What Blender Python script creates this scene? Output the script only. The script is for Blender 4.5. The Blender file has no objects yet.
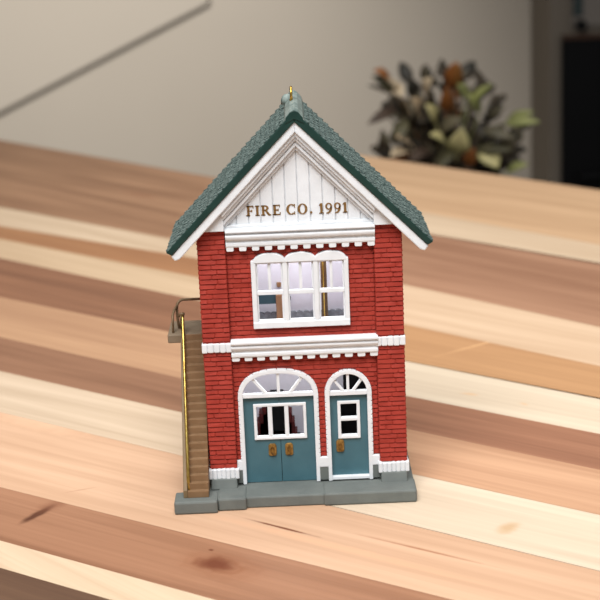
import bpy, bmesh, math, random
from mathutils import Vector, Matrix
random.seed(7)
R = random.Random(11)
MM = 0.001
scene = bpy.context.scene
COL = scene.collection

def lin(c):
    c = c / 255.0
    return c / 12.92 if c <= 0.04045 else ((c + 0.055) / 1.055) ** 2.4
def rgb(r, g, b): return (lin(r), lin(g), lin(b), 1.0)

# ------------------------------------------------------------ materials
def mat(name, c, rough=0.5, metal=0.0, c2=None, nscale=300.0, bump=0.0, bscale=900.0, spec=0.5, lo=0.35, hi=0.7):
    m = bpy.data.materials.new(name); m.use_nodes = True
    nt = m.node_tree; N = nt.nodes; L = nt.links
    b = N['Principled BSDF']
    b.inputs['Base Color'].default_value = c
    b.inputs['Roughness'].default_value = rough
    b.inputs['Metallic'].default_value = metal
    b.inputs['Specular IOR Level'].default_value = spec
    tc = N.new('ShaderNodeTexCoord')
    if c2:
        n = N.new('ShaderNodeTexNoise'); n.inputs['Scale'].default_value = nscale
        n.inputs['Detail'].default_value = 5
        r = N.new('ShaderNodeValToRGB')
        r.color_ramp.elements[0].position = lo; r.color_ramp.elements[0].color = c
        r.color_ramp.elements[1].position = hi; r.color_ramp.elements[1].color = c2
        L.new(tc.outputs['Object'], n.inputs['Vector']); L.new(n.outputs['Fac'], r.inputs['Fac'])
        L.new(r.outputs['Color'], b.inputs['Base Color'])
    if bump:
        n = N.new('ShaderNodeTexNoise'); n.inputs['Scale'].default_value = bscale; n.inputs['Detail'].default_value = 4
        bp = N.new('ShaderNodeBump'); bp.inputs['Strength'].default_value = bump; bp.inputs['Distance'].default_value = 0.0004
        L.new(tc.outputs['Object'], n.inputs['Vector']); L.new(n.outputs['Fac'], bp.inputs['Height'])
        L.new(bp.outputs['Normal'], b.inputs['Normal'])
    return m

M = {}
M['brick'] = mat('painted_brick', rgb(144,47,36), .6, c2=rgb(160,57,45), nscale=260, bump=.35, bscale=1500, spec=.22)
M['brick_core'] = mat('brick_joint_paint', rgb(132,38,29), .6, c2=rgb(146,47,36), nscale=400)
M['white'] = mat('white_trim_paint', rgb(214,217,220), .5, c2=rgb(223,226,229), nscale=200, bump=.15, bscale=900, spec=.4)
M['stone'] = mat('grey_slab_paint', rgb(95,100,97), .6, c2=rgb(106,111,107), nscale=150, bump=.15, spec=.35)
M['teal'] = mat('teal_door_paint', rgb(60,96,106), .45, c2=rgb(68,105,115), nscale=120, bump=.12, bscale=500, spec=.4)
M['gold'] = mat('polished_brass', rgb(200,160,70), .28, metal=1.0, c2=rgb(225,190,100), nscale=600)
M['bronze'] = mat('antique_bronze', rgb(96,70,34), .45, metal=.75, c2=rgb(150,112,55), nscale=900)
M['goldpaint'] = mat('gold_letter_paint', rgb(112,80,38), .5, metal=.1, c2=rgb(134,100,52), nscale=1500, spec=.5)
M['green'] = mat('dark_green_roof_paint', rgb(18,46,41), .4, c2=rgb(24,54,48), nscale=300, spec=.4)
M['shingle'] = mat('brushed_shingle_paint', rgb(34,54,51), .6, c2=rgb(126,140,135), nscale=1700, lo=.42, hi=.68, bump=.6, bscale=2500, spec=.35)
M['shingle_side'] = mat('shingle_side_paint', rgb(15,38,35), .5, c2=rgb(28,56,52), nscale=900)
M['ridge'] = mat('brushed_ridge_paint', rgb(84,100,96), .5, c2=rgb(138,148,142), nscale=420, bump=.3, spec=.35)
M['step'] = mat('brown_stair_paint', rgb(118,90,62), .55, c2=rgb(130,101,72), nscale=250, bump=.2, spec=.35)
M['step_side'] = mat('brown_stringer_paint', rgb(112,92,64), .55, c2=rgb(124,104,76), nscale=250, spec=.35)
M['landing'] = mat('grey_brown_landing_paint', rgb(116,100,80), .55, c2=rgb(128,112,92), nscale=250, spec=.35)
M['pale'] = mat('pale_backdrop_paint', rgb(214,215,224), .7, c2=rgb(220,221,229), nscale=80)
M['black'] = mat('black_paint', rgb(10,10,11), .6, spec=.2)
M['maroon'] = mat('dark_maroon_brick_paint', rgb(62,22,22), .6, c2=rgb(92,34,32), nscale=700, spec=.2)
M['greyrim'] = mat('grey_scallop_paint', rgb(98,104,108), .6, c2=rgb(126,132,136), nscale=700)
M['woodpost'] = mat('brown_post_paint', rgb(134,98,66), .6, c2=rgb(146,110,76), nscale=300)
M['wall'] = mat('beige_grey_plaster', rgb(174,164,151), .85, c2=rgb(180,170,157), nscale=3, spec=.2)
M['panel'] = mat('beige_grey_panel_paint', rgb(178,168,155), .8, c2=rgb(182,172,159), nscale=3, spec=.2)
M['floor'] = mat('dark_floor', rgb(74,62,52), .6, c2=rgb(88,74,62), nscale=6)
M['baseb'] = mat('baseboard_paint', rgb(170,162,150), .6, c2=rgb(176,168,156), nscale=5)
M['oven_body'] = mat('taupe_cabinet_enamel', rgb(110,101,89), .6, c2=rgb(117,107,95), nscale=6, spec=.3)
M['oven_panel'] = mat('grey_control_panel', rgb(118,110,102), .6, c2=rgb(124,116,108), nscale=9, spec=.3)
M['oven_black'] = mat('black_oven_glass', rgb(7,7,8), .5, c2=rgb(9,9,10), nscale=9, spec=.15)
M['copper'] = mat('copper_trim', rgb(70,48,36), .5, metal=.5, c2=rgb(80,54,40), nscale=30)
M['display'] = mat('dark_teal_display', rgb(34,46,46), .5, c2=rgb(38,52,51), nscale=30)
M['pot'] = mat('terracotta_pot', rgb(116,84,66), .7, c2=rgb(128,94,74), nscale=40)
M['soil'] = mat('potting_soil', rgb(40,32,26), .9, c2=rgb(56,44,34), nscale=90)
M['stool'] = mat('dark_walnut', rgb(70,50,36), .5, c2=rgb(84,60,43), nscale=20)
M['leaf'] = mat('dark_olive_leaf', rgb(38,35,26), .6, c2=rgb(70,58,42), nscale=40, lo=.4, hi=.62)
M['leaf_grey'] = mat('grey_green_leaf', rgb(78,72,54), .6, c2=rgb(108,98,74), nscale=50)
M['leaf_pale'] = mat('pale_cream_leaf', rgb(196,182,130), .6, c2=rgb(166,160,104), nscale=60)
M['leaf_cream'] = mat('cream_pink_leaf', rgb(206,186,154), .6, c2=rgb(172,146,112), nscale=60)
M['leaf_lime'] = mat('yellow_green_leaf', rgb(140,142,84), .6, c2=rgb(118,120,72), nscale=60)
M['leaf_rust'] = mat('rust_orange_leaf', rgb(150,90,36), .6, c2=rgb(112,66,30), nscale=60)
M['polebrown'] = mat('dull_bronze_paint', rgb(88,64,34), .5, metal=.2, c2=rgb(104,78,44), nscale=400)
M['handle'] = mat('antique_brass_paint', rgb(116,88,44), .4, metal=.5, c2=rgb(168,130,66), nscale=1100)
M['handlering'] = mat('dark_brass_paint', rgb(150,112,52), .35, metal=.6, c2=rgb(84,60,30), nscale=900)
M['rail'] = mat('aged_brass', rgb(158,128,62), .3, metal=.9, c2=rgb(206,180,100), nscale=500)
M['railbrown'] = mat('tarnished_rail_paint', rgb(104,84,60), .5, metal=.3, c2=rgb(132,108,78), nscale=900)
M['tealdark'] = mat('dark_teal_paint', rgb(36,66,74), .5, c2=rgb(44,76,84), nscale=120)
M['leaf_olive'] = mat('deep_olive_leaf', rgb(58,56,34), .6, c2=rgb(92,84,56), nscale=60)
M['leaf_brown'] = mat('deep_brown_leaf', rgb(60,44,32), .6, c2=rgb(84,64,46), nscale=60)
M['leaf_gold'] = mat('golden_brown_leaf', rgb(160,104,44), .6, c2=rgb(120,76,34), nscale=60)
M['stem'] = mat('brown_plant_stem', rgb(62,50,36), .7, c2=rgb(80,64,46), nscale=60)

# ------------------------------------------------------------ mesh helpers (millimetres in, metres out)
class MB:
    def __init__(s): s.bm = bmesh.new(); s.mi = 0
    def face(s, vs):
        try:
            f = s.bm.faces.new(vs); f.material_index = s.mi; return f
        except ValueError: return None
    def v(s, x, y, z): return s.bm.verts.new((x*MM, y*MM, z*MM))
    def box(s, x0, x1, y0, y1, z0, z1):
        return s.hexa([(x0,y0,z0),(x1,y0,z0),(x1,y1,z0),(x0,y1,z0),(x0,y0,z1),(x1,y0,z1),(x1,y1,z1),(x0,y1,z1)])
    def hexa(s, p):
        q = [s.v(*a) for a in p]
        for f in ((0,3,2,1),(4,5,6,7),(0,1,5,4),(1,2,6,5),(2,3,7,6),(3,0,4,7)): s.face([q[i] for i in f])
        return s
    def prism(s, pts, a0, a1, ax='y'):
        """polygon pts extruded from a0 to a1 along axis ax"""
        def P(p, a):
            return {'y':(p[0],a,p[1]), 'x':(a,p[0],p[1]), 'z':(p[0],p[1],a)}[ax]
        A = [s.v(*P(p,a0)) for p in pts]; B = [s.v(*P(p,a1)) for p in pts]
        s.face(A); s.face(B[::-1])
        n = len(pts)
        for i in range(n): s.face([A[i], B[i], B[(i+1)%n], A[(i+1)%n]])
        return s
    def strip(s, outer, inner, y0, y1, closed=False):
        """frame between two xz outlines with equal counts"""
        n = len(outer)
        O0=[s.v(p[0],y0,p[1]) for p in outer]; I0=[s.v(p[0],y0,p[1]) for p in inner]
        O1=[s.v(p[0],y1,p[1]) for p in outer]; I1=[s.v(p[0],y1,p[1]) for p in inner]
        rng = n if closed else n-1
        for i in range(rng):
            j=(i+1)%n
            s.face([O0[i],O0[j],I0[j],I0[i]]); s.face([O1[j],O1[i],I1[i],I1[j]])
            s.face([O0[j],O0[i],O1[i],O1[j]]); s.face([I0[i],I0[j],I1[j],I1[i]])
        if not closed:
            s.face([O0[0],I0[0],I1[0],O1[0]]); s.face([I0[-1],O0[-1],O1[-1],I1[-1]])
        return s
    def bar(s, a, b, w, y0, y1):
        """flat bar in the xz plane from a to b, width w"""
        d = Vector((b[0]-a[0], b[1]-a[1])).normalized(); n = Vector((-d.y, d.x))*w/2
        return s.prism([(a[0]-n.x,a[1]-n.y),(b[0]-n.x,b[1]-n.y),(b[0]+n.x,b[1]+n.y),(a[0]+n.x,a[1]+n.y)], y0, y1)
    def tube(s, pts, r, n=10, cap=True):
        pts=[Vector(p) for p in pts]; rings=[]
        rr = r if isinstance(r,(list,tuple)) else [r]*len(pts)
        prev=None
        for i,p in enumerate(pts):
            t=(pts[min(i+1,len(pts)-1)]-pts[max(i-1,0)]).normalized()
            if prev is None:
                u = t.cross(Vector((0.13,0.31,0.94)))
                if u.length<.05: u=t.cross(Vector((1,0,0)))
            else: u = prev - t*prev.dot(t)
            u.normalize(); prev=u; w=t.cross(u)
            rings.append([s.v(*(p+(u*math.cos(2*math.pi*k/n)+w*math.sin(2*math.pi*k/n))*rr[i])) for k in range(n)])
        for a,b in zip(rings,rings[1:]):
            for k in range(n): s.face([a[k],a[(k+1)%n],b[(k+1)%n],b[k]])
        if cap: s.face(rings[0][::-1]); s.face(rings[-1])
        return s
    def lathe(s, prof, cx, cy, n=40):
        rings=[[s.v(cx+r*math.cos(2*math.pi*k/n), cy+r*math.sin(2*math.pi*k/n), z) for k in range(n)] for r,z in prof]
        for a,b in zip(rings,rings[1:]):
            for k in range(n): s.face([a[k],a[(k+1)%n],b[(k+1)%n],b[k]])
        s.face(rings[0][::-1]); s.face(rings[-1]); return s
    def brick(s, c, u, v, n, L, H, D, ch=.2):
        """pillowed brick: centre c on the wall, u along, v up, n outward"""
        c=Vector(c); u=Vector(u); v=Vector(v); n=Vector(n)
        j=lambda a: (R.random()-.5)*a
        A=[]; B=[]
        for sx,sz in ((-1,-1),(1,-1),(1,1),(-1,1)):
            A.append(s.v(*(c+u*sx*L/2+v*sz*H/2)))
            cc=min(ch,L*.3)
            B.append(s.v(*(c+u*(sx*(L/2-cc)+j(.1))+v*(sz*(H/2-ch)+j(.1))+n*(D*(1.25 if sz<0 else .75)+j(.14)))))
        s.face(B)
        for i in range(4): s.face([A[i],A[(i+1)%4],B[(i+1)%4],B[i]])
    def build(s, name, mats, parent=None, smooth=False, bevel=0.0, seg=2, label=None, fix=True):
        if fix: bmesh.ops.recalc_face_normals(s.bm, faces=s.bm.faces[:])
        me=bpy.data.meshes.new(name); s.bm.to_mesh(me); s.bm.free()
        if not isinstance(mats,(list,tuple)): mats=[mats]
        for m in mats: me.materials.append(m)
        if smooth:
            for p in me.polygons: p.use_smooth=True
        o=bpy.data.objects.new(name, me); COL.objects.link(o)
        if parent is not None: o.parent=parent
        if bevel:
            b=o.modifiers.new('bevel','BEVEL'); b.width=bevel*MM; b.segments=seg; b.limit_method='ANGLE'; b.angle_limit=math.radians(40)
        if label: o['label']=label
        return o
def empty(name, loc, label, cat, group=None):
    o=bpy.data.objects.new(name,None); COL.objects.link(o); o.location=loc; o.empty_display_size=.01
    o['label']=label; o['category']=cat
    if group: o['group']=group
    return o
def struct(o): o['kind']='structure'; return o

# ------------------------------------------------------------ camera
CAM_C = Vector((-0.0005439,-0.4435207,0.18415789)); PITCH=0.26583; ROLL=-0.04261; FPX=1517.17
fw=Vector((0,math.cos(PITCH),-math.sin(PITCH))); rt=Vector((1,0,0)); up=Vector((0,math.sin(PITCH),math.cos(PITCH)))
r2=math.cos(ROLL)*rt+math.sin(ROLL)*up; u2=-math.sin(ROLL)*rt+math.cos(ROLL)*up
cam=bpy.data.cameras.new('camera'); co=bpy.data.objects.new('camera',cam); COL.objects.link(co)
mw=Matrix((r2,u2,-fw)).transposed().to_4x4(); mw.translation=CAM_C; co.matrix_world=mw
cam.sensor_width=36; cam.lens=FPX*36/600; cam.clip_start=.01; cam.clip_end=20
cam.dof.use_dof=True; cam.dof.focus_distance=.46; cam.dof.aperture_fstop=24.0
scene.camera=co

# ============================================================ FIRE STATION
H = empty('fire_station_ornament',(0,0,0),'miniature red brick fire station ornament with a green gabled roof, standing on the wooden table','ornament')

# ---- slab
mb=MB()
mb.box(-38.9,32.7,-8.9,38,0,3.7)
slab=mb.build('base_slab',M['stone'],H,bevel=.5,label='grey base slab')
mb=MB(); mb.box(-41.7,-28.4,-11.9,-3.2,0,4.1)
mb.build('corner_block',M['stone'],slab,bevel=.6)
mb=MB(); mb.box(-28.4,-19.6,-10.4,0,0,4.1)
mb.build('corner_block',M['stone'],slab,bevel=.6)
mb=MB(); mb.box(4.2,32.9,-9.7,0,0,4.1)
mb.build('corner_block',M['stone'],slab,bevel=.6)

# ---- pilasters
def pilaster(sx):
    xo,xi=30.8*sx,22.3*sx
    a,b=min(xo,xi),max(xo,xi)
    mb=MB(); mb.mi=1
    mb.box(a+.3,b-.3,.35,6,3.8,86.0)
    mb.mi=0
    n=50; z0,z1=9.9,86.1; h=(z1-z0)/n
    for i in range(n):
        zc=z0+(i+.5)*h
        mb.box(a+.15,b-.15,.13,.5,zc-h*.33,zc+h*.33)
        off=R.choice([2.2,3.2,5.6,6.4]) if i%2 else R.choice([4.2,4.8,3.9])
        for (p,q) in ((a,a+off),(a+off,b)):
            if q-p<.6: continue
            mb.brick(((p+q)/2,.35,zc),(1,0,0),(0,0,1),(0,-1,0),q-p-.05,h-.04,.36,.22)
        xs=xo-.35*sx
        o2=3+ (i%2)*1.6
        for (p,q) in ((.2,o2),(o2,6)):
            mb.brick((xs,(p+q)/2,zc),(0,1,0),(0,0,1),(sx,0,0),q-p-.12,h-.06,.38,.22)
        xn=xi+.35*sx
        mb.brick((xn,1.1,zc),(0,1,0),(0,0,1),(-sx,0,0),1.7,h-.06,.35,.22)
    pil=mb.build('corner_pilaster',[M['brick'],M['brick_core']],H)
    # mid band
    mb=MB(); k=5; w=(b-a+.8)/k
    mb.box(a-.2,b+.2,-.35,6.3,48.0,50.7)
    for i in range(k): mb.box(a-.4+i*w+.08,a-.4+(i+1)*w-.08,-.75,2,47.8+R.random()*.15,50.75+R.random()*.15)
    mb.build('soldier_course',M['white'],pil,bevel=.3,label='white soldier course')
    mb=MB(); k=7; w=(b-a+1.2)/k
    mb.box(a-.4,b+.4,-.6,6.5,6.7,9.9)
    for i in range(k): mb.box(a-.6+i*w+.05,a-.6+(i+1)*w-.05,-1.1+R.random()*.15,2,6.4+R.random()*.35,9.9+R.random()*.25)
    mb.build('foot_course',M['white'],pil,bevel=.35,label='white rough foot course')
    mb=MB()
    mb.hexa([(a+.1,-2.4,3.8),(b-.1,-2.4,3.8),(b+.1,6,3.8),(a-.2,6,3.8),(a+.3,-1.2,7.0),(b-.3,-1.2,7.0),(b-.1,6,7.0),(a+.1,6,7.0)])
    mb.build('plinth_block',M['stone'],pil,bevel=.35,label='grey plinth block')
pilaster(-1); pilaster(1)

# ---- front wall with openings
def arch_x(z, c, a, b, zs, z0):
    if z<z0 or z>zs+b: return None
    if z<=zs: return (c-a,c+a)
    e=.84 if a>10 else 1.0
    t=1-((z-zs)/b)**(2/e)
    w=a*max(t,0)**(e/2); return (c-w,c+w)
DD=dict(c=-8.6,a=11.7,b=8.5,zs=32.6,z0=3.9)
SD=dict(c=13.1,a=6.4,b=6.8,zs=32.9,z0=3.9)
def openings(z):
    o=[]
    if 55.6<=z<=75.9: o.append((-14.4,14.1))
    elif 75.9<z<77.4:
        for c in (-9.1,0,9.1):
            w=4.1*math.sqrt(1-((z-75.9)/1.55)**2) if z<77.4 else 0
            o.append((c-w,c+w))
    for A in (DD,SD):
        r=arch_x(z,**A)
        if r: o.append(r)
    return sorted(o)
def solid(z0,z1,xa,xb):
    segs=[(xa,xb)]
    for z in (z0,(z0+z1)/2,z1):
        for (p,q) in openings(z):
            ns=[]
            for (s,e) in segs:
                if q<=s or p>=e: ns.append((s,e)); continue
                if p>s: ns.append((s,p))
                if q<e: ns.append((q,e))
            segs=ns
    return segs
mb=MB(); mb.mi=1
z=4.2
while z<85:
    for s,e in solid(z,z+.3,-22.6,22.6): mb.box(s,e,2.0,4.2,z,z+.3)
    z+=.3
mb.mi=0
n=50; h=(85.4-10.6)/n
for i in range(n):
    za=10.6+i*h; zb=za+h
    off=(i%2)*2.3
    for s,e in solid(za+.1,zb-.1,-22.3,22.3):
        mb.box(s,e,1.8,2.05,za+h*.17,zb-h*.17)
        xs=[s]; x=-25+off
        while x<e:
            if x>s+.7 and x<e-.7: xs.append(x)
            x+=4.6+ (R.random()-.5)*.3
        xs.append(e)
        for p,q in zip(xs,xs[1:]):
            if q-p>.3: mb.brick(((p+q)/2,2.0,(za+zb)/2),(1,0,0),(0,0,1),(0,-1,0),q-p-.06,h-.04,.32,.2)
front=mb.build('front_wall',[M['brick'],M['brick_core']],H,label='red brick front wall')
# wall foot bits between the frames
for a,b in ((-22.6,-20.3),(3.2,6.4),(19.6,22.6)):
    mb=MB(); mb.box(a,b,.9,3,8.6,12.0); mb.build('foot_course',M['white'],front,bevel=.3,label='white rough foot course')
    mb=MB(); mb.box(a,b,1.1,3,4.2,8.7); mb.build('plinth_block',M['stone'],front,bevel=.3,label='grey plinth strip')

# ---- side and rear walls
def side_wall(sx):
    mb=MB(); mb.mi=1
    a,b=sorted((30.2*sx,28.2*sx)); mb.box(a,b,4.3,36,4.2,86)
    mb.mi=0
    for i in range(54):
        zc=4.5+(i+.5)*1.5; y=6+(i%2)*2.3
        while y<35:
            q=min(y+4.6,36)
            mb.brick((30.2*sx,(y+q)/2,zc),(0,1,0),(0,0,1),(sx,0,0),q-y-.12,1.42,.35,.24); y+=4.6
    mb.build('side_wall',[M['brick'],M['brick_core']],H)
side_wall(-1); side_wall(1)
mb=MB(); mb.mi=1; mb.box(-30.2,30.2,35,36,4.2,86); mb.mi=0
for i in range(54):
    zc=4.5+(i+.5)*1.5; x=-30.2+(i%2)*2.3
    while x<30:
        q=min(x+4.6,30.2); mb.brick(((x+q)/2,36,zc),(1,0,0),(0,0,1),(0,1,0),q-x-.12,1.42,.35,.24); x+=4.6
mb.build('rear_wall',[M['brick'],M['brick_core']],H)
# pale lining in place of the bright white backdrop, floor between the storeys, ceiling
mb=MB()
mb.box(-28.2,28.2,34.4,35,4.2,84); mb.box(-28.2,-27.8,4.3,34.4,4.2,84); mb.box(27.8,28.2,4.3,34.4,4.2,84)
mb.box(-28.2,28.2,4.3,34.4,83.4,84)
mb.build('inner_lining',M['pale'],H,label='pale lining standing in for the white backdrop')
mb=MB(); mb.box(-27.8,27.8,4.3,34.4,46.2,47.6)
mb.build('upper_floor',M['pale'],H)
mb=MB(); mb.box(-27.8,27.8,4.3,34.4,4.2,4.6)
mb.build('lower_floor',M['pale'],H)

# ---- things fixed inside, seen through the windows
mb=MB(); mb.tube([(7.35,27,47.6),(7.35,27,83.4)],1.0,14)
pole=mb.build('fire_pole',M['polebrown'],H,smooth=True,label='bronze sliding pole')
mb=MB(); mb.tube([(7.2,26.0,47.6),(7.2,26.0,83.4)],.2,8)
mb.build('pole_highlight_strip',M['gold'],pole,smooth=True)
mb=MB(); mb.box(-27.8,-8.2,28,30,54.9,57.9); mb.build('teal_shelf_board',M['tealdark'],H)
mb=MB(); mb.box(-8.3,-6.3,27.6,29.4,47.6,57.7); mb.build('inner_post',M['woodpost'],H,bevel=.2)
mb=MB(); mb.box(-7.9,-6.5,33.4,34.4,58.9,60.4); mb.build('wall_peg',M['woodpost'],H,bevel=.2)
mb=MB(); mb.tube([(-4.5,34.0,56.3),(-4.1,33.6,56.1),(-3.8,33.5,55.4),(-3.8,33.5,54.6),(-4.2,33.5,54.0)],.28,8); mb.tube([(-4.5,34.4,56.3),(-4.5,33.6,56.3)],.3,8)
mb.build('wall_hook',M['black'],H,smooth=True)
mb=MB()
x=-27
while x<27:
    pts=[(x,47.6),(x+2.1,47.6),(x+2.1,51.0)]+[(x+1.05+1.05*math.cos(a),51.0+.55*math.sin(a)) for a in [math.pi*k/6 for k in range(1,6)]]+[(x,51.0)]
    mb.prism(pts,30+.0,31); x+=2.1
mb.build('scalloped_rim',M['greyrim'],H,bevel=.08)
mb=MB()
steps=[(-16.6,-3.2,13.6),(-16.2,-3.9,17.4),(-15.4,-4.7,20.4),(-14.3,-5.6,23.0),(-13.2,-6.4,26.0)]
for a,b,zt in steps: mb.box(a,b,20,26,4.6,zt)
mb.mi=0
sb=mb.build('stepped_brickwork',M['maroon'],H,bevel=.25,label='dark maroon stepped brickwork')
mb=MB(); mb.box(-11.6,-7.2,19.4,26.4,14.5,26.4); mb.build('dark_flue',M['black'],sb,bevel=.2,label='black flue')
mb=MB(); mb.box(-3.8,-2.2,19.6,22,4.6,12.9); mb.build('dark_stub',M['black'],sb,bevel=.2)
mb=MB(); mb.prism([(7,4.6),(24,4.6),(24,38),(12.4,38),(12.4,24.2),(7,24.2)],27,27.8)
mb.build('shade_sheet',M['black'],H,label='black sheet standing in for the dark interior')  # black sheet painted in as the darkness behind the single door
mb=MB(); mb.box(6.6,7.3,5,27.8,4.6,24); mb.build('shade_partition',M['black'],H)  # black divider added to keep the right room dark

# ---- cornices
def cornice(name, x0, x1, zb, prof, dz, dw, nd, dproj):
    mb=MB(); mb.prism([(y,zb+z) for y,z in prof],x0,x1,'x')
    c=mb.build(name,M['white'],H,bevel=.12,label='white moulded cornice')
    for i in range(nd):
        xc=x0+dw/2+.1+(x1-x0-dw-.2)*i/(nd-1)
        pts=[(xc-dw/2,zb+.2),(xc-dw/2,zb-dz+.25),(xc-dw/2+.25,zb-dz),(xc+dw/2-.25,zb-dz),(xc+dw/2,zb-dz+.25),(xc+dw/2,zb+.2)]
        d=MB(); d.prism(pts,dproj,2.2); d.build('dentil',M['white'],c,bevel=.15)
    return c
cornice('upper_cornice',-22.1,22.7,80.6,[(2.5,0),(-.3,0),(-.5,.5),(-.5,1.3),(-.1,1.5),(-.1,2.1),(-1.1,2.6),(-1.3,3.2),(-1.3,3.7),(-.6,4.0),(-.6,4.4),(-1.6,4.7),(-1.6,5.2),(1.2,5.5),(2.5,5.6)],1.25,2.2,12,-.3)
cornice('middle_cornice',-22.2,22.7,46.0,[(2.5,0),(-.4,0),(-.6,.5),(-.6,1.3),(-.2,1.5),(-.2,2.2),(-.9,2.5),(-1.2,3.1),(-1.2,3.5),(-.7,3.8),(-1.0,4.2),(-1.7,4.5),(-1.7,5.2),(.4,5.5),(2.5,5.5)],1.3,2.4,12,-.2)

# ---- upper window
win=MB()
hump=[]
for c in (-9.35,0,9.1):
    w=4.75
    hump+=[(c+w*math.cos(t),75.9+2.3*math.sin(t)) for t in [math.pi*(1-k/10) for k in range(11)]]
pts=[(-15.0,75.3)]+[(-15.0,75.6)]+hump+[(14.5,75.6),(14.5,75.3)]
for c in (-9.35,0,9.1):
    w=4.8
    seg=[(c+w*math.cos(t),75.9+2.3*math.sin(t)) for t in [math.pi*(1-k/12) for k in range(13)]]
    win.prism([(c-w,75.2)]+seg+[(c+w,75.2)],.4,2.6)
win.box(-15.0,-13.5,.5,2.6,55,76.0); win.box(13.1,14.5,.5,2.6,55,76.0)
win.box(-5.5,-4.0,.6,2.6,56,76); win.box(3.8,5.3,.6,2.6,56,76)
win.box(-15.0,14.5,.3,2.8,54.7,56.7)
uw=win.build('window_frame',M['white'],H,bevel=.22,label='white frame of the triple upper window')
for (a,b) in ((-13.5,-5.5),(-4.0,3.8),(5.3,13.1)):
    s=MB()
    s.box(a,b,1.1,2.4,65.1,66.3); s.box(a,b,1.5,2.4,74.7,75.4); s.box(a,b,1.4,2.4,56.5,57.2)
    s.box(a,a+.45,1.3,2.4,57,75); s.box(b-.45,b,1.3,2.4,57,75)
    s.build('sash',M['white'],uw,bevel=.1)
    s=MB(); m=(a+b)/2; s.box(m-.45,m+.45,1.3,2.3,66.1,75); s.build('glazing_bar',M['white'],uw,bevel=.1)

# ---- doors
def sp_(v,e): return math.copysign(abs(v)**e,v)
def arch_pts(c,a,b,zs,z0,n=24):
    e=.84 if a>10 else 1.0
    return [(c-a,z0)]+[(c+a*sp_(math.cos(t),e),zs+b*sp_(math.sin(t),e)) for t in [math.pi*(1-k/n) for k in range(n+1)]]+[(c+a,z0)]
def rough_arch(c,a,b,zs,z0,w,y0,y1,name,label):
    mb=MB(); mb.strip(arch_pts(c,a,b,zs,z0),arch_pts(c,a-w,b-w,zs,z0),y0,y1)
    # knobbly outer rim
    out=arch_pts(c,a,b,zs,z0,16)
    L=[]
    e=.84 if a>10 else 1.0
    for k in range(17):
        t=math.pi*(1-k/16); L.append((c+(a+.1)*sp_(math.cos(t),e),zs+(b+.1)*sp_(math.sin(t),e)))
    z=z0+5
    zz=[]
    while z<zs: zz.append(z); z+=1.5
    for p,q in list(zip(L,L[1:]))+[((c-a-.05,s),(c-a-.05,s+1.4)) for s in zz]+[((c+a+.05,s+1.4),(c+a+.05,s)) for s in zz]:
        mb.bar((p[0]*.98+q[0]*.02,p[1]*.98+q[1]*.02),(p[0]*.05+q[0]*.95,p[1]*.05+q[1]*.95),.55,y0-.02+.12*R.random(),y1)
    return mb.build(name,M['white'],H,bevel=.14,label=label)
af=rough_arch(-8.6,12.1,8.9,32.2,3.9,1.15,.9,3.0,'arched_door_frame','white arched frame of the double door')
mb=MB()
mb.box(-20,2.9,1.3,2.8,32.2,33.5)
mb.bar((-8.4,33),(-8.4,40.4),.95,1.4,2.6); mb.bar((-12.2,33.2),(-16.2,38.2),.9,1.4,2.6); mb.bar((-5.0,33.2),(-1.0,38.4),.9,1.4,2.6)
mb.build('fanlight_bars',M['white'],af,bevel=.12)
sf=rough_arch(13.1,6.95,7.3,32.7,3.9,1.15,.9,3.0,'arched_door_frame','white arched frame of the single door')
mb=MB()
mb.box(7,19.2,1.3,2.8,31.9,33.3)
mb.bar((13.1,33),(13.1,39),.85,1.4,2.6); mb.bar((11.6,33.2),(8.9,36.8),.8,1.4,2.6); mb.bar((14.6,33.2),(17.3,36.8),.8,1.4,2.6)
mb.build('fanlight_bars',M['white'],sf,bevel=.12)
mb=MB(); mb.box(7,19.2,1.0,3,4.2,5.2); mb.build('threshold',M['white'],sf,bevel=.12)
def leaf(x0,x1,z0,z1,hx0,hx1,hz0,hz1):
    mb=MB()
    if hx0>x0: mb.box(x0,hx0,2.6,3.9,z0,z1)
    if hx1<x1: mb.box(hx1,x1,2.6,3.9,z0,z1)
    mb.box(hx0,hx1,2.6,3.9,z0,hz0); mb.box(hx0,hx1,2.6,3.9,hz1,z1)
    bmesh.ops.remove_doubles(mb.bm,verts=mb.bm.verts[:],dist=1e-7)
    return mb.build('door_leaf',M['teal'],H,label='teal door leaf')
d1=leaf(-19.6,-8.5,3.9,32.3,-15.8,-8.5,18.9,29.2)
d2=leaf(-8.33,3.0,3.9,32.3,-8.33,-.7,18.9,29.2)
d3=leaf(7.2,19.1,5.1,32.3,10.3,15.9,18.3,29.2)
mb=MB(); mb.box(-9.2,-7.6,3.95,4.4,4.4,18.9); mb.build('seam_shade_strip',M['black'],d1)  # black strip added behind the leaves: stops light leaking, darkens the seam
def lite(parent,x0,x1,z0,z1,w,bars,horiz):
    mb=MB(); mb.strip([(x0,z0),(x1,z0),(x1,z1),(x0,z1)],[(x0+w,z0+w),(x1-w,z0+w),(x1-w,z1-w),(x0+w,z1-w)],2.0,4.0,True)
    for a,b in bars: mb.box(a,b,2.1,3.9,z0+w*.7,z1-w*.7)
    for a,b in horiz: mb.box(x0+w*.7,x1-w*.7,2.1,3.9,a,b)
    return mb.build('door_window_frame',M['white'],parent,bevel=.2,label='white window frame in the teal door')
lite(d1,-16.5,-.1,18.1,29.9,.95,[(-12.1,-10.7),(-6.9,-5.6)],[])
lite(d3,9.6,16.6,17.4,29.8,1.0,[],[(23.2,24.3)])
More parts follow.
